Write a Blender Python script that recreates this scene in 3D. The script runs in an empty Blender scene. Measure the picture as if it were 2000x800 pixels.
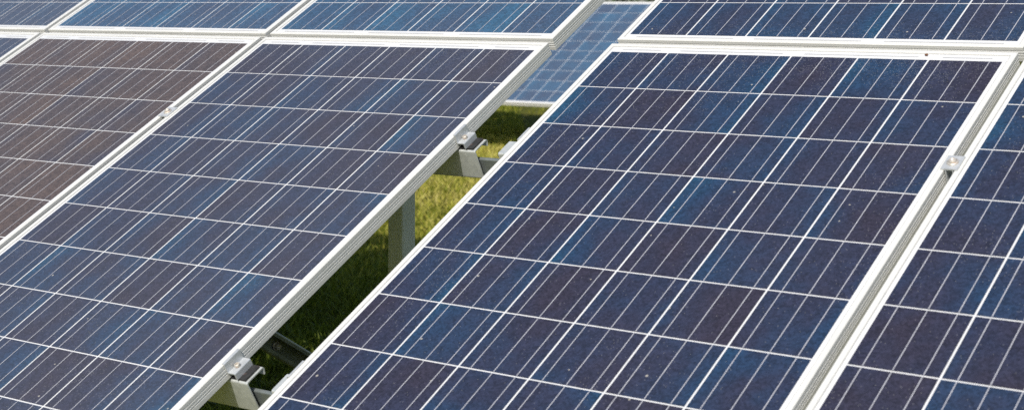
import bpy, bmesh, math, random
import numpy as np
from mathutils import Matrix, Vector, noise as mnoise
R = math.radians
rng = random.Random(7)
sc = bpy.context.scene
C = sc.collection

# ------------------------------------------------------------------ constants (metres)
PU, PV = 0.159, 0.16068            # cell pitch across / along the module
HG = 1.45                          # height of the table origin above the ground datum
T = R(29.25)                       # table tilt
CB = 0.0265                        # bottom margin below the cells
PW, PH, PT = 0.992, CB + 10 * PV + 0.035, 0.0345
PITCH = 1.01255                    # module pitch across
VUP = 1.6889                       # offset of the upper tier

def ground_z(x, y):
    yy = min(y, 14.0)
    z = 0.05 * yy
    if y > 14: z += 0.02 * min(y - 14, 10)
    return z + 0.03 * mnoise.noise(Vector((x * .35, y * .35, 3.1)))

# ------------------------------------------------------------------ small helpers
def tag(o, label=None, cat=None, group=None, kind=None):
    if label: o['label'] = label
    if cat: o['category'] = cat
    if group: o['group'] = group
    if kind: o['kind'] = kind
    return o

def empty(name, M=None):
    o = bpy.data.objects.new(name, None); C.objects.link(o)
    o.empty_display_size = .1
    if M is not None: o.matrix_world = M
    return o

def mesh_obj(name, bm, mat, parent=None, M=None, smooth=False):
    me = bpy.data.meshes.new(name)
    bm.normal_update(); bm.to_mesh(me); bm.free()
    for m in (mat if isinstance(mat, (list, tuple)) else [mat]): me.materials.append(m)
    if smooth:
        for p in me.polygons: p.use_smooth = True
    o = bpy.data.objects.new(name, me); C.objects.link(o)
    if parent: o.parent = parent
    if M is not None: o.matrix_local = M
    return o

def copy_tree(o, parent=None):
    c = o.copy(); C.objects.link(c)
    if parent: c.parent = parent
    for ch in list(o.children): copy_tree(ch, c)
    return c

def box(bm, x0, x1, y0, y1, z0, z1, mi=0):
    vs = [bm.verts.new((x, y, z)) for x in (x0, x1) for y in (y0, y1) for z in (z0, z1)]
    for f in ((0,1,3,2),(4,6,7,5),(0,4,5,1),(2,3,7,6),(0,2,6,4),(1,5,7,3)):
        fc = bm.faces.new([vs[i] for i in f]); fc.material_index = mi
    return vs

def extrude_profile(bm, pts, axis, a, b):
    """closed 2D profile swept along x / y / z from a to b"""
    def P(p, s):
        if axis == 'x': return (s, p[0], p[1])
        if axis == 'y': return (p[0], s, p[1])
        return (p[0], p[1], s)
    A = [bm.verts.new(P(p, a)) for p in pts]; B = [bm.verts.new(P(p, b)) for p in pts]
    n = len(pts)
    for i in range(n):
        j = (i + 1) % n
        bm.faces.new((A[i], A[j], B[j], B[i]))
    bm.faces.new(A[::-1]); bm.faces.new(B)

def sheet_profile(path, t):
    """thicken an open polyline into a closed sheet-metal section with rounded feel"""
    L, Rr = [], []
    n = len(path)
    for i, p in enumerate(path):
        p = Vector(p)
        d0 = (p - Vector(path[i-1])).normalized() if i else None
        d1 = (Vector(path[i+1]) - p).normalized() if i < n-1 else None
        if d0 is None: d0 = d1
        if d1 is None: d1 = d0
        n0 = Vector((-d0.y, d0.x)); n1 = Vector((-d1.y, d1.x))
        m = (n0 + n1).normalized(); k = 1 / max(.3, m.dot(n0))
        L.append(p + m * (t/2*k)); Rr.append(p - m * (t/2*k))
    return [tuple(v) for v in L + Rr[::-1]]

def fillet(path, r, seg=4):
    out = [Vector(path[0])]
    for i in range(1, len(path)-1):
        p, a, b = Vector(path[i]), Vector(path[i-1]), Vector(path[i+1])
        d0 = (a-p); d1 = (b-p)
        q = min(r, d0.length*.45, d1.length*.45)
        s, e = p + d0.normalized()*q, p + d1.normalized()*q
        for k in range(seg+1):
            u = k/seg
            out.append(s*(1-u)**2 + p*2*u*(1-u) + e*u*u)
    out.append(Vector(path[-1]))
    return [tuple(v) for v in out]

def fix_normals(bm): bmesh.ops.recalc_face_normals(bm, faces=bm.faces[:])

# ------------------------------------------------------------------ materials
def new_mat(name):
    m = bpy.data.materials.new(name); m.use_nodes = True
    nt = m.node_tree
    return m, nt, nt.nodes['Principled BSDF']
def N(nt, t, **kw):
    n = nt.nodes.new(t)
    for k, v in kw.items(): setattr(n, k, v)
    return n
def math_node(nt, op, a, b=None, c=None, clamp=False):
    n = N(nt, 'ShaderNodeMath', operation=op); n.use_clamp = clamp
    for i, s in enumerate((a, b, c)):
        if s is None: continue
        if isinstance(s, (int, float)): n.inputs[i].default_value = s
        else: nt.links.new(s, n.inputs[i])
    return n.outputs[0]
def mix(nt, fac, a, b, blend='MIX'):
    n = N(nt, 'ShaderNodeMix', data_type='RGBA', blend_type=blend)
    for s, i in ((fac, 0), (a, 6), (b, 7)):
        if isinstance(s, (int, float)): n.inputs[i].default_value = s
        elif isinstance(s, tuple): n.inputs[i].default_value = (*s, 1)
        else: nt.links.new(s, n.inputs[i])
    return n.outputs[2]
def ramp(nt, fac, stops, interp='LINEAR'):
    n = N(nt, 'ShaderNodeValToRGB'); cr = n.color_ramp; cr.interpolation = interp
    while len(cr.elements) < len(stops): cr.elements.new(.5)
    for e, (p, c) in zip(cr.elements, stops):
        e.position = p; e.color = (*c, 1) if isinstance(c, tuple) else (c, c, c, 1)
    nt.links.new(fac, n.inputs[0]); return n.outputs[0]
def noise(nt, co, scale, detail=2, rough=.5, w=None):
    n = N(nt, 'ShaderNodeTexNoise', noise_dimensions='4D' if w is not None else '3D')
    n.inputs['Scale'].default_value = scale; n.inputs['Detail'].default_value = detail
    n.inputs['Roughness'].default_value = rough
    nt.links.new(co, n.inputs['Vector'])
    if w is not None: nt.links.new(w, n.inputs['W'])
    return n.outputs['Fac']

def dust_nodes(nt, co, rnd):
    """pale dust specks: a fine speckle that gathers in patches and along the upper edge"""
    off = N(nt, 'ShaderNodeCombineXYZ'); L_ = nt.links
    L_.new(math_node(nt, 'MULTIPLY', rnd, 53), off.inputs[0]); L_.new(math_node(nt, 'MULTIPLY', rnd, 37), off.inputs[1])
    va = N(nt, 'ShaderNodeVectorMath', operation='ADD'); L_.new(co, va.inputs[0]); L_.new(off.outputs[0], va.inputs[1]); co2 = va.outputs[0]
    sp = N(nt, 'ShaderNodeTexVoronoi', voronoi_dimensions='2D', feature='F1'); sp.inputs['Scale'].default_value = 380
    mp = N(nt, 'ShaderNodeMapping'); mp.inputs['Scale'].default_value = (1, .55, 1)
    nt.links.new(co2, mp.inputs[0]); nt.links.new(mp.outputs[0], sp.inputs['Vector'])
    dot = math_node(nt, 'LESS_THAN', sp.outputs['Distance'], .26)
    sx = N(nt, 'ShaderNodeSeparateColor'); nt.links.new(sp.outputs['Color'], sx.inputs[0])
    patch = noise(nt, co, 5, 3, .6, math_node(nt, 'MULTIPLY', rnd, 31))
    sep = N(nt, 'ShaderNodeSeparateXYZ'); nt.links.new(co, sep.inputs[0])
    edge = math_node(nt, 'MULTIPLY', math_node(nt, 'SUBTRACT', sep.outputs[1], PH - .16), 5, clamp=True)
    edge2 = math_node(nt, 'MULTIPLY', math_node(nt, 'SUBTRACT', .11, sep.outputs[1]), 6, clamp=True)
    edge = math_node(nt, 'MAXIMUM', edge, edge2)
    thr = math_node(nt, 'ADD', math_node(nt, 'MULTIPLY', math_node(nt, 'SUBTRACT', patch, .5, clamp=True), .55), math_node(nt, 'MULTIPLY', edge, .42))
    thr = math_node(nt, 'ADD', thr, .012)
    keep = math_node(nt, 'LESS_THAN', sx.outputs[0], thr)
    a = math_node(nt, 'MULTIPLY', dot, keep)
    # a few larger specks (droppings, seeds)
    bg = N(nt, 'ShaderNodeTexVoronoi', voronoi_dimensions='2D'); bg.inputs['Scale'].default_value = 20
    nt.links.new(co2, bg.inputs['Vector'])
    s2 = N(nt, 'ShaderNodeSeparateColor'); nt.links.new(bg.outputs['Color'], s2.inputs[0])
    rad = math_node(nt, 'MULTIPLY', s2.outputs[1], .055)
    b = math_node(nt, 'MULTIPLY', math_node(nt, 'LESS_THAN', bg.outputs['Distance'], rad), math_node(nt, 'LESS_THAN', s2.outputs[0], .07))
    veil = math_node(nt, 'MULTIPLY', noise(nt, co, 3.0, 4, .6, math_node(nt, 'MULTIPLY', rnd, 13)), .02)
    return math_node(nt, 'MULTIPLY', a, .24), math_node(nt, 'MULTIPLY', b, .55), veil

def make_cell_mat():
    m, nt, P = new_mat('polycrystalline_cell')
    L = nt.links
    tc = N(nt, 'ShaderNodeTexCoord'); co = tc.outputs['Object']
    oi = N(nt, 'ShaderNodeObjectInfo'); rnd = oi.outputs['Random']
    tint = N(nt, 'ShaderNodeAttribute', attribute_type='OBJECT', attribute_name='tint').outputs['Fac']
    blue = N(nt, 'ShaderNodeAttribute', attribute_type='OBJECT', attribute_name='blueness').outputs['Fac']
    sep = N(nt, 'ShaderNodeSeparateXYZ'); L.new(co, sep.inputs[0])
    cx = math_node(nt, 'FLOOR', math_node(nt, 'DIVIDE', math_node(nt, 'ADD', sep.outputs[0], .477), PU))
    cy = math_node(nt, 'FLOOR', math_node(nt, 'DIVIDE', math_node(nt, 'SUBTRACT', sep.outputs[1], CB), PV))
    cb = N(nt, 'ShaderNodeCombineXYZ'); L.new(cx, cb.inputs[0]); L.new(cy, cb.inputs[1])
    L.new(math_node(nt, 'MULTIPLY', rnd, 91.7), cb.inputs[2])
    wn = N(nt, 'ShaderNodeTexWhiteNoise', noise_dimensions='3D'); L.new(cb.outputs[0], wn.inputs['Vector'])
    cell = wn.outputs['Value']
    wsep = N(nt, 'ShaderNodeSeparateColor'); L.new(wn.outputs['Color'], wsep.inputs[0])
    # blotches inside a cell, different in every cell
    w4 = math_node(nt, 'MULTIPLY', cell, 60)
    blot = noise(nt, co, 9, 3, .55, w4)
    # a band of bluer coating towards one side of the cell
    fx = math_node(nt, 'FRACT', math_node(nt, 'DIVIDE', math_node(nt, 'ADD', sep.outputs[0], .477), PU))
    side = math_node(nt, 'ABSOLUTE', math_node(nt, 'SUBTRACT', fx, math_node(nt, 'MULTIPLY', wsep.outputs[2], 1.0)))
    side = math_node(nt, 'POWER', side, 2)
    v = math_node(nt, 'ADD', math_node(nt, 'MULTIPLY', cell, .36), math_node(nt, 'MULTIPLY', math_node(nt, 'SUBTRACT', blot, .42), 1.05))
    v = math_node(nt, 'ADD', v, math_node(nt, 'MULTIPLY', side, .46))
    v = math_node(nt, 'ADD', v, math_node(nt, 'MULTIPLY', blue, .5), clamp=True)
    col = ramp(nt, v, [(0.0, (.029, .0255, .043)), (.3, (.024, .029, .058)), (.62, (.016, .038, .084)), (1.0, (.010, .062, .122))])
    brown = ramp(nt, v, [(0.0, (.100, .068, .052)), (.5, (.074, .056, .052)), (1.0, (.036, .040, .066))])
    col = mix(nt, tint, col, brown)
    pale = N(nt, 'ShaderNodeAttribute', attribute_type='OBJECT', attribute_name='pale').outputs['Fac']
    light = ramp(nt, v, [(0.0, (.058, .086, .150)), (1.0, (.050, .150, .265))])  # blue sky reflection put into the cell colour, mixed in per panel
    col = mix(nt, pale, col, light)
    # crystal grain
    vo = N(nt, 'ShaderNodeTexVoronoi', voronoi_dimensions='3D'); vo.inputs['Scale'].default_value = 240
    L.new(co, vo.inputs['Vector'])
    vs = N(nt, 'ShaderNodeSeparateColor'); L.new(vo.outputs['Color'], vs.inputs[0])
    v2 = N(nt, 'ShaderNodeTexVoronoi', voronoi_dimensions='3D'); v2.inputs['Scale'].default_value = 75
    L.new(co, v2.inputs['Vector']); vs2 = N(nt, 'ShaderNodeSeparateColor'); L.new(v2.outputs['Color'], vs2.inputs[0])
    g = math_node(nt, 'ADD', math_node(nt, 'MULTIPLY', vs.outputs[0], .60), .60)
    g = math_node(nt, 'ADD', g, math_node(nt, 'MULTIPLY', vs2.outputs[1], .20))
    gc = N(nt, 'ShaderNodeCombineColor')
    for i in range(3): L.new(g, gc.inputs[i])
    col = mix(nt, 1.0, col, gc.outputs[0], 'MULTIPLY')
    a, b, veil = dust_nodes(nt, co, rnd)
    haze = N(nt, 'ShaderNodeAttribute', attribute_type='OBJECT', attribute_name='haze').outputs['Fac']
    veil = math_node(nt, 'ADD', veil, math_node(nt, 'MULTIPLY', haze, math_node(nt, 'ADD', .14, math_node(nt, 'MULTIPLY', noise(nt, co, 6, 4, .6), .12))))  # thin dust veil plus a per-panel haze of reflected sky put into the colour
    col = mix(nt, veil, col, (.42, .42, .42))
    col = mix(nt, a, col, (.50, .50, .48)); col = mix(nt, b, col, (.62, .58, .48))
    L.new(col, P.inputs['Base Color'])
    P.inputs['Roughness'].default_value = .55
    P.inputs['Specular IOR Level'].default_value = .12
    P.inputs['Coat Weight'].default_value = 1.0
    P.inputs['Coat IOR'].default_value = 1.33
    cr = math_node(nt, 'ADD', .09, math_node(nt, 'MULTIPLY', veil, 1.6)); L.new(cr, P.inputs['Coat Roughness'])
    return m

def make_sheet_mat():
    m, nt, P = new_mat('white_backsheet'); L = nt.links
    tc = N(nt, 'ShaderNodeTexCoord'); co = tc.outputs['Object']
    n = noise(nt, co, 14, 4, .6)
    col = ramp(nt, n, [(.3, (.71, .715, .71)), (.7, (.78, .78, .775))])
    L.new(col, P.inputs['Base Color'])
    P.inputs['Roughness'].default_value = .5; P.inputs['Coat Weight'].default_value = 1; P.inputs['Coat Roughness'].default_value = .08
    P.inputs['Coat IOR'].default_value = 1.42
    return m

def make_metal(name, c0, c1, rough, metallic, scale=30, bump=.0, stretch=None, stain=None):
    m, nt, P = new_mat(name); L = nt.links
    tc = N(nt, 'ShaderNodeTexCoord'); co = tc.outputs['Object']
    if stretch:
        mp = N(nt, 'ShaderNodeMapping'); mp.inputs['Scale'].default_value = stretch; L.new(co, mp.inputs[0]); co2 = mp.outputs[0]
    else: co2 = co
    n = noise(nt, co2, scale, 5, .6)
    col = ramp(nt, n, [(.3, c0), (.7, c1)])
    if stain:
        sn = noise(nt, co, stain[1], 4, .65)
        col = mix(nt, ramp(nt, sn, [(stain[2], 0.), (min(1, stain[2]+.12), .7)]), col, stain[0])
    L.new(col, P.inputs['Base Color'])
    P.inputs['Metallic'].default_value = metallic
    rr = math_node(nt, 'ADD', math_node(nt, 'MULTIPLY', n, .25), rough - .12); L.new(rr, P.inputs['Roughness'])
    if bump:
        b = N(nt, 'ShaderNodeBump'); b.inputs['Strength'].default_value = bump; b.inputs['Distance'].default_value = .003
        L.new(noise(nt, co, scale * 1.6, 5, .6), b.inputs['Height']); L.new(b.outputs[0], P.inputs['Normal'])
    return m

def make_galv():
    m, nt, P = new_mat('galvanised_steel'); L = nt.links
    tc = N(nt, 'ShaderNodeTexCoord'); co = tc.outputs['Object']
    vo = N(nt, 'ShaderNodeTexVoronoi'); vo.inputs['Scale'].default_value = 95
    ds = noise(nt, co, 20, 3, .6)
    add = N(nt, 'ShaderNodeVectorMath', operation='ADD'); cmb = N(nt, 'ShaderNodeCombineXYZ')
    for i in range(3): L.new(math_node(nt, 'MULTIPLY', ds, .05), cmb.inputs[i])
    L.new(co, add.inputs[0]); L.new(cmb.outputs[0], add.inputs[1]); L.new(add.outputs[0], vo.inputs['Vector'])
    s = N(nt, 'ShaderNodeSeparateColor'); L.new(vo.outputs['Color'], s.inputs[0])
    t = math_node(nt, 'ADD', math_node(nt, 'MULTIPLY', s.outputs[0], .22), math_node(nt, 'MULTIPLY', noise(nt, co, 12, 5, .65), .78))
    col = ramp(nt, t, [(.2, (.50, .53, .51)), (.75, (.80, .82, .80))])
    L.new(col, P.inputs['Base Color']); P.inputs['Metallic'].default_value = .4
    L.new(math_node(nt, 'ADD', math_node(nt, 'MULTIPLY', t, .3), .12), P.inputs['Roughness'])
    b = N(nt, 'ShaderNodeBump'); b.inputs['Strength'].default_value = .25; b.inputs['Distance'].default_value = .002
    L.new(noise(nt, co, 45, 4, .6), b.inputs['Height']); L.new(b.outputs[0], P.inputs['Normal'])
    return m

M_cell = make_cell_mat()
M_sheet = make_sheet_mat()
M_frame = make_metal('anodised_frame', (.675, .67, .635), (.715, .71, .675), .42, .05, 5, 0, (1, 1, 1))
M_bus = make_metal('tinned_ribbon', (.50, .50, .54), (.64, .64, .67), .45, .25, 40)
M_rib = make_metal('margin_ribbon', (.50, .50, .50), (.60, .60, .59), .5, .2, 40)
M_seal = make_metal('grey_sealant', (.34, .34, .33), (.46, .46, .44), .6, 0, 50)
M_galv = make_galv()
M_post = make_metal('dull_zinc', (.66, .71, .66), (.80, .84, .79), .5, .15, 9, .1)
M_clamp = make_metal('aluminium_clamp', (.50, .52, .53), (.62, .64, .65), .42, .35, 60, .08)
M_bolt = make_metal('bolt_steel', (.50, .46, .40), (.68, .63, .56), .45, .35, 120, .1, None, ((.42, .20, .09), 110, .56))
M_rubber = make_metal('black_rubber', (.012, .012, .013), (.03, .03, .03), .75, 0, 80, .3, None, ((.10, .06, .05), 60, .6))
M_darkm = make_metal('weathered_steel', (.20, .23, .22), (.34, .37, .36), .4, .6, 25, .15)

# ------------------------------------------------------------------ solar module
# local frame: x across (centre 0), y up the slope from the lower outer edge, z out of the plane (0 = frame underside)
X0 = -.477
def cx_(u): return X0 + u
def vy(v): return CB + 10 * PV + v        # v = 0 at the top of the cells
ZT = PT

def frame_bm():
    bm = bmesh.new()
    x0, x1, y0, y1 = -.496, .496, 0.0, PH
    g = .0010
    # profile: (inward offset d, z)
    prof = [(.0115, ZT-.0030), (.0115, ZT-.0006), (.0109, ZT), (.0012, ZT), (0, ZT-.0012)]
    for zc in (ZT-.0100, ZT-.0170, ZT-.0225):
        prof += [(0, zc+.0015), (g, zc+.0009), (g, zc-.0009), (0, zc-.0015)]
    prof += [(0, .0006), (.0006, 0), (.026, 0), (.026, .0018), (.0020, .0018), (.0020, ZT-.0045), (.0115, ZT-.0045)]
    rings = []
    for d, z in prof:
        rings.append([bm.verts.new(p) for p in ((x0+d, y0+d, z), (x1-d, y0+d, z), (x1-d, y1-d, z), (x0+d, y1-d, z))])
    n = len(rings)
    for i in range(n):
        a, b = rings[i], rings[(i+1) % n]
        for k in range(4):
            bm.faces.new((a[k], a[(k+1) % 4], b[(k+1) % 4], b[k]))
    fix_normals(bm)
    return bm

def quad(bm, xa, xb, ya, yb, z):
    bm.faces.new([bm.verts.new(p) for p in ((xa, ya, z), (xb, ya, z), (xb, yb, z), (xa, yb, z))])

def make_panel_proto():
    root = empty('solar_panel')
    fr = mesh_obj('panel_frame', frame_bm(), M_frame, root)
    bm = bmesh.new()                                                  # white laminate between the cells and the frame
    box(bm, -.496+.0026, .496-.0026, .0026, PH-.0026, ZT-.0042, ZT-.0022)
    fix_normals(bm); mesh_obj('backsheet', bm, M_sheet, root)
    bm = bmesh.new()                                                  # grey sealant bead between frame lip and laminate
    x0, x1, y0, y1 = -.496, .496, 0.0, PH
    a, b = [[bm.verts.new(p) for p in ((x0+d, y0+d, z), (x1-d, y0+d, z), (x1-d, y1-d, z), (x0+d, y1-d, z))] for d, z in ((.0114, ZT-.0012), (.0131, ZT-.0020))]
    for k in range(4): bm.faces.new((a[k], a[(k+1) % 4], b[(k+1) % 4], b[k]))
    fix_normals(bm); mesh_obj('edge_seal', bm, M_seal, root)
    gx, gy = .0039, .0030
    bm = bmesh.new()
    for c in range(6):
        for r in range(10):
            quad(bm, cx_(c*PU+gx/2), cx_((c+1)*PU-gx/2), CB+r*PV+gy/2, CB+(r+1)*PV-gy/2, ZT-.0018)
    mesh_obj('cell_layer', bm, M_cell, root)
    bm = bmesh.new(); w = .00085
    for c in range(6):
        for k in range(3):
            xc = cx_(c*PU + gx/2 + (PU-gx)*(2*k+1)/6)
            for r in range(10):
                quad(bm, xc-w, xc+w, CB+r*PV+gy/2+.0012, CB+(r+1)*PV-gy/2-.0012, ZT-.0014)
    mesh_obj('busbar_ribbons', bm, M_bus, root)
    q = PU/6
    for a, b, ya, yb in ((0, 2, CB-.0115, CB-.0080), (2, 4, CB-.0115, CB-.0080), (4, 6, CB-.0115, CB-.0080),
                         (0, 1, vy(.0085), vy(.0120)), (1, 3, vy(.0085), vy(.0120)), (3, 5, vy(.0085), vy(.0120)), (5, 6, vy(.0085), vy(.0120))):
        bm = bmesh.new(); quad(bm, cx_(a*PU+q), cx_(b*PU-q), ya, yb, ZT-.0017)
        mesh_obj('connecting_ribbon', bm, M_rib, root)
    return root

TAB = Matrix.Rotation(T, 4, 'X'); TAB.translation = (0, 0, HG)
dR = Matrix(((.99993, -.011145, .003909, -1.18691), (.011136, .999935, .002319, -.003932), (-.003934, -.002275, .99999, -.001646), (0, 0, 0, 1)))
TABL = TAB @ dR                                # left table
def at(tab, u, v, n=0): return tab @ Matrix.Translation((u, v, n))
def panel_M(tab, u, v):                        # u, v: cell origin (top left of the cells)
    return at(tab, u - X0, v - 10*PV - CB, -PT)

proto = make_panel_proto()
used = [False]
def panel(M, label, group, tint=0., blue=0., haze=0., pale=0.):
    if not used[0]: o = proto; used[0] = True
    else: o = copy_tree(proto)
    o.matrix_world = M
    tag(o, label, 'solar panel', group)
    for ch in o.children:
        if ch.name.startswith('cell_layer'):
            ch['tint'] = float(tint); ch['blueness'] = float(blue); ch['haze'] = float(haze); ch['pale'] = float(pale)
    return o
GL, GR, GB = 'panels of the left table', 'panels of the right table', 'panels of the distant table'
panel(panel_M(TABL, 0, 0), 'large navy solar panel left of the gap, its grooved side clamped to two rail ends', GL, 0, .02, .26)
panel(panel_M(TABL, -PITCH, 0), 'brownish taupe solar panel at the left, left of the large clamped navy panel', GL, .97, 0, .10)
panel(panel_M(TABL, -2*PITCH, 0), 'bluish grey solar panel, only a sliver showing at the left edge below the seam', GL, .15, .25, .4)
panel(panel_M(TABL, 0, VUP), 'bright blue upper row solar panel beside the gap, above the large clamped navy panel', GL, 0, .55, .15, .35)
panel(panel_M(TABL, -PITCH, VUP), 'bright blue solar panel of the upper row above the brownish panel', GL, 0, .55, .2, .42)
panel(panel_M(TABL, -2*PITCH, VUP), 'grey blue solar panel in the top left corner of the photo', GL, .35, .35, .3, .25)
panel(panel_M(TAB, 0, 0), 'largest dark navy solar panel, right of the gap, dirt speck on its top margin', GR, 0, -.05)
panel(panel_M(TAB, PITCH, 0), 'dark solar panel cut by the right photo edge, beyond the seam with the bolted clamp', GR, 0, -.12)
panel(panel_M(TAB, .0035, VUP), 'dark blue upper row solar panel at the top right above the largest navy panel', GR, 0, .15, 0, .06)
panel(panel_M(TAB, .0072+PITCH, VUP), 'dark solar panel of the upper row beyond the top right corner of the photo', GR, 0, 0)
for i, (r, w) in enumerate(((0, 'lower'), (VUP, 'upper'))):
    for k in (3, 4, 5):
        panel(panel_M(TABL, -k*PITCH, r), '%s row solar panel beyond the left photo edge, %s from the gap' % (w, {3: 'fourth', 4: 'fifth', 5: 'sixth'}[k]), GL, .1, .2)

# ------------------------------------------------------------------ distant table
BGT = Matrix.Translation((-5.612979, 7.13452, -.630566 + HG)) @ Matrix.Rotation(.04035, 4, 'Z') @ Matrix.Rotation(.523155, 4, 'X')
words = {-2: 'distant solar panel two places left of the one seen through the gap', -1: 'distant solar panel just left of the one seen through the gap',
         0: 'small blurred blue solar panel far behind, seen through the gap between the tables', 1: 'distant solar panel just right of the one seen through the gap'}
for k in (0, -1, 1, -2):
    o = panel(at(BGT, -2*PU + k*PITCH - X0, -CB, -PT), words[k], GB, 0, .3, .22, .72)
    for ch in list(o.children):
        if ch.name.split('.')[0] in ('busbar_ribbons', 'connecting_ribbon'): bpy.data.objects.remove(ch)

# ------------------------------------------------------------------ purlins (Z sections along the table)
def purlin_bm(u0, u1, h=.078, w=.053, chamfer=0):
    bm = bmesh.new()
    # local: x along, y up slope (0 = web face), z out of the plane (0 = top)
    path = fillet([(w-.004, -.016), (w, -.0013), (.0013, -.0013), (.0013, -h+.0013), (w-.006, -h+.0013)], .004)
    extrude_profile(bm, sheet_profile(path, .0026), 'x', u0, u1)
    fix_normals(bm); return bm
PN = -.0395
def purlin(tab, u0, u1, v, label, group='steel rails under the panels'):
    o = empty('purlin_rail', at(tab, (u0+u1)/2, v, PN - .078)); tag(o, label, 'rail', group)
    L_ = (u1-u0)/2
    mesh_obj('rail_profile', purlin_bm(-L_, L_), M_galv, o, Matrix.Translation((0, 0, .078)))
    return o
VA, VB = -.401, -1.243
purlin(TABL, -5.2, 1.019, VA, 'galvanised steel rail ending in the gap under the farther clamp of the left table')
purlin(TABL, -5.2, 1.018, VB, 'galvanised steel rail ending in the gap under the nearer clamp, at the bottom photo edge')
purlin(TAB, -.090, 2.05, VA, 'steel rail under the right table whose rounded end pokes out halfway up the gap')
purlin(TAB, -.080, 2.05, VB, 'steel rail under the right table whose square end pokes out low in the gap')
purlin(TABL, -5.2, 1.019, VUP+VA, 'hidden steel rail carrying the upper edge of the left table')
purlin(TABL, -5.2, .93, VUP-1.05, 'hidden steel rail carrying the lower part of the left upper row')
purlin(TAB, -.085, 2.05, VUP+VA, 'hidden steel rail carrying the upper edge of the right table')
purlin(TAB, .03, 2.05, VUP-1.05, 'hidden steel rail carrying the lower part of the right upper row')

# splice channels that join the rails of the two tables
def splice(v, label):
    bm = bmesh.new()
    path = fillet([(.006, .001), (0, 0), (0, -.046), (.030, -.046)], .003)
    extrude_profile(bm, sheet_profile(path, .0025), 'x', -.20, .20); fix_normals(bm)
    o = mesh_obj('rail_splice', bm, M_darkm); o.matrix_world = at(TABL, 1.06, v + .012, PN - .030)
    tag(o, label, 'splice', 'splice channels between the rails')
splice(VA, 'dark steel splice channel bridging the gap behind the farther rail end')
splice(VB, 'dark steel splice channel bridging the gap behind the nearer rail end')

# ------------------------------------------------------------------ clamps, bolts, pads
def bolt_bm(r=.0065, h=.007, washer=True):
    bm = bmesh.new()
    if washer: bmesh.ops.create_cone(bm, cap_ends=True, segments=24, radius1=r*1.65, radius2=r*1.6, depth=.0018, matrix=Matrix.Translation((0, 0, .0009)))
    # socket head: outer wall + recessed top
    seg = 20; rings = []
    for rr, z in ((r, .0018), (r, h-.0008), (r-.0008, h), (r*.55, h), (r*.5, h-.003), (0.0001, h-.003)):
        rings.append([bm.verts.new((rr*math.cos(2*math.pi*k/seg), rr*math.sin(2*math.pi*k/seg), z)) for k in range(seg)])
    for a, b in zip(rings, rings[1:]):
        for k in range(seg): bm.faces.new((a[k], a[(k+1) % seg], b[(k+1) % seg], b[k]))
    fix_normals(bm); return bm
EU = .9730                                     # outer edge of a module, in cell coordinates
def end_clamp(tab, v, mirror, label):
    o = empty('end_clamp', at(tab, -.0190 if mirror else EU, v + .0245, -.0345) @ (Matrix.Scale(-1, 4, (1, 0, 0)) if False else Matrix.Identity(4)))
    tag(o, label, 'clamp', 'end clamps beside the gap')
    s = -1 if mirror else 1
    bm = bmesh.new()
    # x outwards from the frame side, z up from the frame underside
    path = fillet([(-.0030*s, .0356), (.0018*s, .0356), (.0018*s, .0135), (.0205*s, .0135), (.0205*s, -.0005)], .0014)
    extrude_profile(bm, sheet_profile(path, .0024), 'y', -.0245, .0245)
    fix_normals(bm); br = mesh_obj('clamp_bracket', bm, M_clamp, o)
    mesh_obj('bolt', bolt_bm(.0062, .0075, False), M_bolt, o, Matrix.Translation((.0105*s, -.002, .0138)), False)
    pad = bmesh.new()
    xa, xb = sorted((-.030*s, .0395*s))
    box(pad, xa, xb, -.0205, .0245, -.0042, -.0006); fix_normals(pad)
    p = mesh_obj('rubber_pad', pad, M_rubber); p.matrix_world = o.matrix_world.copy()
    return o, p
(_, p1) = end_clamp(TABL, VA, False, 'bolted aluminium end clamp gripping the left table frame, the one higher up the gap')
tag(p1, 'black rubber pad under the farther end clamp on the left table rail', 'pad', 'rubber pads on the rails')
(_, p2) = end_clamp(TABL, VB, False, 'bolted aluminium end clamp gripping the left table frame near the photo bottom')
tag(p2, 'black rubber pad under the nearer end clamp at the bottom of the photo', 'pad', 'rubber pads on the rails')
(_, p3) = end_clamp(TAB, VA+.002, True, 'pale end clamp lip showing over the left frame edge of the right table, upper one')
tag(p3, 'rubber pad hidden under the upper clamp of the right table', 'pad', 'rubber pads on the rails')
(_, p4) = end_clamp(TAB, VB+.006, True, 'pale end clamp lip showing over the left frame edge of the right table, lower one')
tag(p4, 'rubber pad hidden under the lower clamp of the right table', 'pad', 'rubber pads on the rails')

def mid_clamp(tab, u, v, label):
    o = empty('mid_clamp', at(tab, u, v + .022, 0)); tag(o, label, 'clamp', 'mid clamps across the seams')
    bm = bmesh.new()
    path = [(-.0150, .0014), (.0150, .0014)]
    extrude_profile(bm, [(-.0165, .0003), (.0165, .0003), (.0165, .0030), (.0158, .0036), (-.0158, .0036), (-.0165, .0030)], 'y', -.0225, .0225)
    box(bm, -.0085, -.0058, -.0222, .0222, -.028, .0002); box(bm, .0058, .0085, -.0222, .0222, -.028, .0002)
    fix_normals(bm); mesh_obj('clamp_plate', bm, M_clamp, o)
    mesh_obj('bolt', bolt_bm(.0070, .0065), M_bolt, o, Matrix.Translation((0, 0, .0037)), True)
SEAM = (EU + PITCH - .019) / 2
mid_clamp(TAB, SEAM, VA, 'small bolted plate clamp bridging the seam of the two right table panels')
mid_clamp(TABL, SEAM - PITCH, VA, 'small bolted plate clamp bridging the seam between the brownish and the navy panel')

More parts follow.
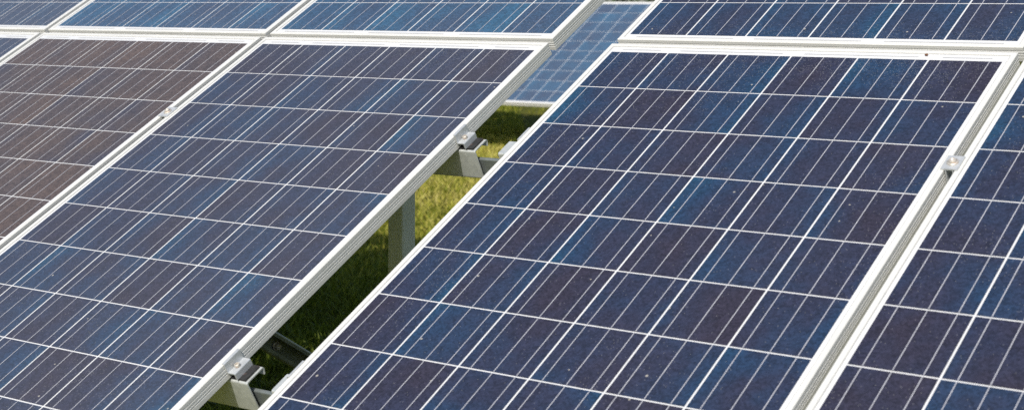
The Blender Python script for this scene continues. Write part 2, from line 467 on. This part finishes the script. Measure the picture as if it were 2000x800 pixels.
# ------------------------------------------------------------------ support frames
def channel(bm, p, q, w, d, t, openv):
    """C channel from p to q, open side towards openv"""
    p, q = Vector(p), Vector(q); ax = (q-p); ln = ax.length; ax.normalize()
    o = Vector(openv); o = (o - ax*o.dot(ax)).normalized(); s = ax.cross(o)
    path = fillet([(-w/2+.010, d), (-w/2, d), (-w/2, 0), (w/2, 0), (w/2, d), (w/2-.010, d)], .003, 2)
    prof = sheet_profile(path, t)
    A = [bm.verts.new(p + s*a + o*b) for a, b in prof]; B = [bm.verts.new(q + s*a + o*b) for a, b in prof]
    n = len(prof)
    for i in range(n): bm.faces.new((A[i], A[(i+1) % n], B[(i+1) % n], B[i]))
    bm.faces.new(A[::-1]); bm.faces.new(B); fix_normals(bm)

def plane_z(y, n): return HG + y*math.tan(T) + n/math.cos(T)
def support(X, label, brace=True):
    yf, yr = -.05, 1.15
    gz = ground_z(X, yf)
    o = empty('panel_support', Matrix.Translation((X, yf, gz))); tag(o, label, 'panel support', 'steel supports under the tables')
    def loc(x, y, z): return (x - X, y - yf, z - gz)
    bm = bmesh.new()
    a, b = (X - .05, -1.30), (X - .05, 1.38)
    channel(bm, loc(X-.06, -1.30, plane_z(-1.30, -.165)), loc(X-.06, 1.38, plane_z(1.38, -.165)), .08, .04, .003, (1, 0, 0))
    mesh_obj('rafter', bm, M_galv, o)
    for y in (yf,):
        bm = bmesh.new()
        g = ground_z(X, y) - .3
        path = fillet([(-.012, .052), (-.024, .052), (-.024, 0), (.024, 0), (.024, .052), (.012, .052)], .004, 2)
        prof = sheet_profile(path, .003)
        A = [(px, py) for px, py in prof]
        extrude_profile(bm, A, 'z', g - gz, plane_z(y, -.14) - gz); fix_normals(bm)
        mesh_obj('post', bm, M_post, o, Matrix.Translation((0, y - yf - .029, 0)))
    if brace:
        P0, P1 = Vector((X+.040, -.67, HG-.640)), Vector((X+.040, yf, HG-1.015))
        bm = bmesh.new()
        channel(bm, loc(*P0), loc(*P1), .050, .030, .0028, (.62, -.66, .30))
        br = mesh_obj('brace', bm, M_darkm, o)
        d = (P1-P0).normalized(); ov = Vector((.62, -.66, .30)); ov = (ov - d*ov.dot(d)).normalized()
        mt = ov.to_track_quat('Z', 'Y').to_matrix().to_4x4(); mt.translation = Vector(loc(*(P0 + d*.128))) + ov*.003
        mesh_obj('bolt', bolt_bm(.0075, .010), M_bolt, br, mt, True)
    return o
support(-.62, 'steel post and dark diagonal brace visible through the gap under the left table')
support(-3.2, 'steel support frame hidden beneath the middle of the left table', False)
support(1.35, 'steel support frame hidden beneath the right table', False)
# distant table: a rail and two posts per end
for k, xo in ((0, -1.62), (1, 1.55)):
    p = BGT @ Vector((xo, .75, -.10)); gz = ground_z(p.x, p.y)
    o = empty('support_post', Matrix.Translation((p.x, p.y, gz)))
    tag(o, ('steel post at the left end under the distant table', 'steel post at the right end under the distant table')[k], 'post', 'posts of the distant table')
    bm = bmesh.new(); channel(bm, (0, 0, -.3), (0, 0, p.z-gz), .07, .05, .003, (0, 1, 0)); mesh_obj('post_profile', bm, M_galv, o)
for k, v in ((0, .42), (1, 1.20)):
    o = empty('purlin_rail', at(BGT, -.2, v, -PT-.080)); tag(o, ('lower steel rail under the distant table', 'upper steel rail under the distant table')[k], 'rail', 'rails of the distant table')
    mesh_obj('rail_profile', purlin_bm(-2.2, 1.9), M_galv, o, Matrix.Translation((0, 0, .078)))

# speck on the frame of the largest panel
bm = bmesh.new()
bmesh.ops.create_icosphere(bm, subdivisions=2, radius=1)
for v in bm.verts:
    k = 1 + .25*mnoise.noise(v.co*1.7); v.co = Vector((v.co.x*.0042*k, v.co.y*.0030*k, v.co.z*.0022*k))
m_dirt, nt, P = new_mat('brown_dirt'); nt.links.new(ramp(nt, noise(nt, N(nt, 'ShaderNodeTexCoord').outputs['Object'], 400), [(.3, (.10, .035, .015)), (.7, (.20, .09, .04))]), P.inputs['Base Color']); P.inputs['Roughness'].default_value = .8
o = mesh_obj('dirt_speck', bm, m_dirt, None, None, True); o.matrix_world = at(TAB, .785, .0150, .0012)
tag(o, 'tiny brown speck of dirt on the white top margin of the largest navy panel', 'dirt')

# ------------------------------------------------------------------ ground
def make_ground_mat():
    m, nt, P = new_mat('turf_soil'); L = nt.links
    tc = N(nt, 'ShaderNodeTexCoord'); co = tc.outputs['Object']
    n1 = noise(nt, co, 1.1, 4, .6); n2 = noise(nt, co, 40, 4, .7)
    t = math_node(nt, 'ADD', math_node(nt, 'MULTIPLY', n1, .7), math_node(nt, 'MULTIPLY', n2, .4))
    L.new(ramp(nt, t, [(.3, (.040, .052, .010)), (.6, (.11, .115, .020)), (.85, (.20, .165, .045))]), P.inputs['Base Color'])
    P.inputs['Roughness'].default_value = .95; P.inputs['Specular IOR Level'].default_value = .1
    b = N(nt, 'ShaderNodeBump'); b.inputs['Strength'].default_value = .6; b.inputs['Distance'].default_value = .03
    L.new(n2, b.inputs['Height']); L.new(b.outputs[0], P.inputs['Normal'])
    return m
bm = bmesh.new()
def lin(a, b, n): return [a + (b-a)*i/n for i in range(n+1)]
xs = [-900, -300, -120, -60] + lin(-30, 14, 88) + [40, 120, 300, 900]
ys = [-900, -300, -80, -30] + lin(-12, 30, 84) + [60, 150, 400, 900]
grid = [[bm.verts.new((x, y, ground_z(x, y))) for x in xs] for y in ys]
for j in range(len(ys)-1):
    for i in range(len(xs)-1):
        bm.faces.new((grid[j][i], grid[j][i+1], grid[j+1][i+1], grid[j+1][i]))
gr = mesh_obj('ground', bm, make_ground_mat(), None, None, True); tag(gr, 'grassy ground sloping gently up behind the tables', 'ground', None, 'structure')

# grass blades
def make_grass_mat():
    m, nt, P = new_mat('grass_blade'); L = nt.links
    at_ = N(nt, 'ShaderNodeAttribute', attribute_name='shade'); s = at_.outputs['Fac']
    geo = N(nt, 'ShaderNodeTexCoord'); big = noise(nt, geo.outputs['Object'], .9, 3, .55)
    t = math_node(nt, 'ADD', math_node(nt, 'MULTIPLY', s, .6), math_node(nt, 'MULTIPLY', math_node(nt, 'SUBTRACT', big, .22), .95), clamp=True)
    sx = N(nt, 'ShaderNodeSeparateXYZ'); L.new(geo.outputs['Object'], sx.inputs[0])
    sunlit_ = math_node(nt, 'MULTIPLY', math_node(nt, 'SUBTRACT', sx.outputs[1], 2.2), .40, clamp=True)   # table shadow put into the grass colour: greener in shade, drier where sunlit
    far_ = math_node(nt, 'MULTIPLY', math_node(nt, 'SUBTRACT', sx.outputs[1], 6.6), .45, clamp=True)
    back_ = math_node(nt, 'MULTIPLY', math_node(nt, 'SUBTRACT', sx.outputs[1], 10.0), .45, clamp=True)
    sunlit_ = math_node(nt, 'SUBTRACT', sunlit_, math_node(nt, 'MULTIPLY', math_node(nt, 'SUBTRACT', far_, back_), .62))  # darker dip where the distant table's shadow falls, put into the grass colour
    t = math_node(nt, 'MULTIPLY', t, math_node(nt, 'ADD', .28, math_node(nt, 'MULTIPLY', sunlit_, .80)), clamp=True)
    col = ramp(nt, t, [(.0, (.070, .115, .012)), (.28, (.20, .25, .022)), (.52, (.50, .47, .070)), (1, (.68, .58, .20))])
    L.new(col, P.inputs['Base Color']); P.inputs['Roughness'].default_value = .55; P.inputs['Specular IOR Level'].default_value = .3
    tr = N(nt, 'ShaderNodeBsdfTranslucent'); L.new(col, tr.inputs[0])
    mx = N(nt, 'ShaderNodeMixShader'); mx.inputs[0].default_value = .35
    out = nt.nodes['Material Output']; L.new(P.outputs[0], mx.inputs[1]); L.new(tr.outputs[0], mx.inputs[2]); L.new(mx.outputs[0], out.inputs[0])
    return m
CAM = Vector((2.05632, -3.14882, .089812 + HG))
def grass():
    nr = np.random.default_rng(3)
    pts = []
    # dense corridor below the gap, sparser elsewhere
    dirv = Vector((-.66, .75))
    n = 95000
    s = nr.uniform(3.5, 24, n); off = nr.uniform(-1, 1, n) * (.55 + .05*s)
    px = CAM.x + dirv.x*s + off*dirv.y; py = CAM.y + dirv.y*s - off*dirv.x
    pts.append(np.stack([px, py], 1))
    n = 30000
    pts.append(np.stack([nr.uniform(-16, 6, n), nr.uniform(-4, 16, n)], 1))
    p = np.concatenate(pts); n = len(p)
    gz = np.array([ground_z(float(a), float(b)) for a, b in p])
    clump = np.array([mnoise.noise(Vector((a*2.3, b*2.3, 0))) for a, b in p])
    h = (.04 + .045*nr.random(n)) * (1 + .5*clump); wd = .0035 + .003*nr.random(n)
    far = np.clip((p[:, 1]-2)/10, 0, 1); wd = wd*(1+.4*far)
    a = nr.uniform(0, 2*np.pi, n); lean = h*nr.uniform(.2, 1.0, n); la = nr.uniform(0, 2*np.pi, n)
    V = np.zeros((n, 5, 3)); dx = np.cos(a)*wd; dy = np.sin(a)*wd
    for i, (t, ww) in enumerate(((0, 1), (0, -1), (.55, .8), (.55, -.8), (1, 0))):
        V[:, i, 0] = p[:, 0] + dx*ww + np.cos(la)*lean*t*t
        V[:, i, 1] = p[:, 1] + dy*ww + np.sin(la)*lean*t*t
        V[:, i, 2] = gz - .006 + h*t*(1-.25*t*lean/h)
    idx = np.arange(n)[:, None]*5
    quads = (idx + np.array([0, 1, 3, 2])); tris = (idx + np.array([2, 3, 4]))
    me = bpy.data.meshes.new('grass')
    me.vertices.add(n*5); me.vertices.foreach_set('co', V.ravel())
    loops = np.concatenate([quads.ravel(), tris.ravel()])
    me.loops.add(len(loops)); me.loops.foreach_set('vertex_index', loops.astype(np.int32))
    me.polygons.add(2*n)
    st = np.concatenate([np.arange(n)*4, n*4 + np.arange(n)*3]); me.polygons.foreach_set('loop_start', st.astype(np.int32))
    me.update(calc_edges=True)
    sh = nr.random(n)**1.3; shv = np.repeat(sh, 5)
    at_ = me.attributes.new('shade', 'FLOAT', 'POINT'); at_.data.foreach_set('value', shv.astype(np.float32))
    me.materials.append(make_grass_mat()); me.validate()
    o = bpy.data.objects.new('grass', me); C.objects.link(o)
    tag(o, 'short yellow green grass growing under and behind the tables', 'grass', None, 'stuff')
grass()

# ------------------------------------------------------------------ dark hedge far behind
def hedge():
    nr = np.random.default_rng(11)
    cx, cy = -12.5, 17.0
    dirx = Vector((.80, .6, 0)).normalized()
    o = empty('hedge', Matrix.Translation((cx, cy, ground_z(cx, cy)))); tag(o, 'dark green hedge far behind the distant panel, at the top of the gap', 'hedge')
    n = 26000
    s = nr.uniform(-9, 9, n); th = nr.uniform(-.9, .9, n)
    top = np.array([2.6 + .5*mnoise.noise(Vector((float(q)*.7, 1, 0))) + .3*mnoise.noise(Vector((float(q)*2.6, 5, 0))) for q in s])
    z = nr.random(n)**.7 * top
    keep = np.abs(th) < .9*np.sqrt(np.clip(1-(z/top)**4, .05, 1)); s, th, z = s[keep], th[keep], z[keep]; n = len(s)
    c = np.stack([dirx.x*s - dirx.y*th, dirx.y*s + dirx.x*th, z], 1)
    a = nr.normal(size=(n, 3)); a /= np.linalg.norm(a, axis=1)[:, None]
    b = np.cross(a, nr.normal(size=(n, 3))); b /= np.linalg.norm(b, axis=1)[:, None]
    L_ = nr.uniform(.05, .09, n)[:, None]; w = L_*.45
    V = np.stack([c-a*L_, c+b*w, c+a*L_, c-b*w], 1)
    me = bpy.data.meshes.new('leaves'); me.vertices.add(n*4); me.vertices.foreach_set('co', V.ravel())
    me.loops.add(n*4); me.loops.foreach_set('vertex_index', np.arange(n*4, dtype=np.int32))
    me.polygons.add(n); me.polygons.foreach_set('loop_start', (np.arange(n)*4).astype(np.int32)); me.update(calc_edges=True)
    m, nt, P = new_mat('hedge_leaf'); gi = N(nt, 'ShaderNodeTexCoord')
    nt.links.new(ramp(nt, noise(nt, gi.outputs['Object'], 3, 4, .7), [(.3, (.014, .030, .010)), (.7, (.040, .070, .018))]), P.inputs['Base Color']); P.inputs['Roughness'].default_value = .6
    me.materials.append(m); l = bpy.data.objects.new('leaves', me); C.objects.link(l); l.parent = o
    bm = bmesh.new()
    for k in range(10):
        q = -8.5 + 17*k/9; bx, by = dirx.x*q, dirx.y*q
        bmesh.ops.create_cone(bm, cap_ends=True, segments=8, radius1=.06, radius2=.02, depth=1.9, matrix=Matrix.Translation((bx, by, .85)))
    mesh_obj('stems', bm, make_metal('hedge_stem', (.05, .035, .02), (.09, .07, .05), .8, 0, 20), o)
hedge()

# ------------------------------------------------------------------ camera
cam = bpy.data.cameras.new('camera'); co = bpy.data.objects.new('camera', cam); C.objects.link(co)
rx, up, bk = (.800657, .599066, .008242), (-.080201, .093536, .99238), (.593731, -.795217, .122936)
M = Matrix(((rx[0], up[0], bk[0], CAM.x), (rx[1], up[1], bk[1], CAM.y), (rx[2], up[2], bk[2], CAM.z), (0, 0, 0, 1)))
co.matrix_world = M
cam.sensor_width = 36; cam.sensor_fit = 'HORIZONTAL'; cam.lens = 36*3033.07/2000
cam.clip_start = .05; cam.clip_end = 3000
cam.dof.use_dof = True; cam.dof.focus_distance = 3.8; cam.dof.aperture_fstop = 6.2
sc.camera = co

# ------------------------------------------------------------------ light
SUN_EL, SUN_AZ = R(41), R(165)                # azimuth measured from +y towards +x
sv = Vector((math.sin(SUN_AZ)*math.cos(SUN_EL), math.cos(SUN_AZ)*math.cos(SUN_EL), math.sin(SUN_EL)))
sd = bpy.data.lights.new('sun', 'SUN'); sd.energy = 4.1; sd.angle = R(.53); sd.color = (1, .955, .88)
so = bpy.data.objects.new('sun', sd); C.objects.link(so); so.rotation_euler = sv.to_track_quat('Z', 'Y').to_euler(); so.location = (0, -4, 8)
w = bpy.data.worlds.new('World'); sc.world = w; w.use_nodes = True
nt = w.node_tree; sk = N(nt, 'ShaderNodeTexSky', sky_type='NISHITA'); sk.sun_disc = False
sk.sun_elevation = SUN_EL; sk.sun_rotation = SUN_AZ; sk.air_density = 1.0; sk.dust_density = 1.5; sk.ozone_density = 1.0
bgn = nt.nodes['Background']; bgn.inputs[1].default_value = .12; nt.links.new(sk.outputs[0], bgn.inputs[0])
vs = sc.view_settings; vs.view_transform = 'Standard'; vs.look = 'None'; vs.exposure = 0.0; vs.gamma = 1; vs.use_curve_mapping = False
sc.render.engine = 'CYCLES'; sc.cycles.max_bounces = 8; sc.cycles.use_denoising = False
sc.cycles.denoising_input_passes = 'RGB_ALBEDO_NORMAL'; sc.cycles.denoising_prefilter = 'ACCURATE'
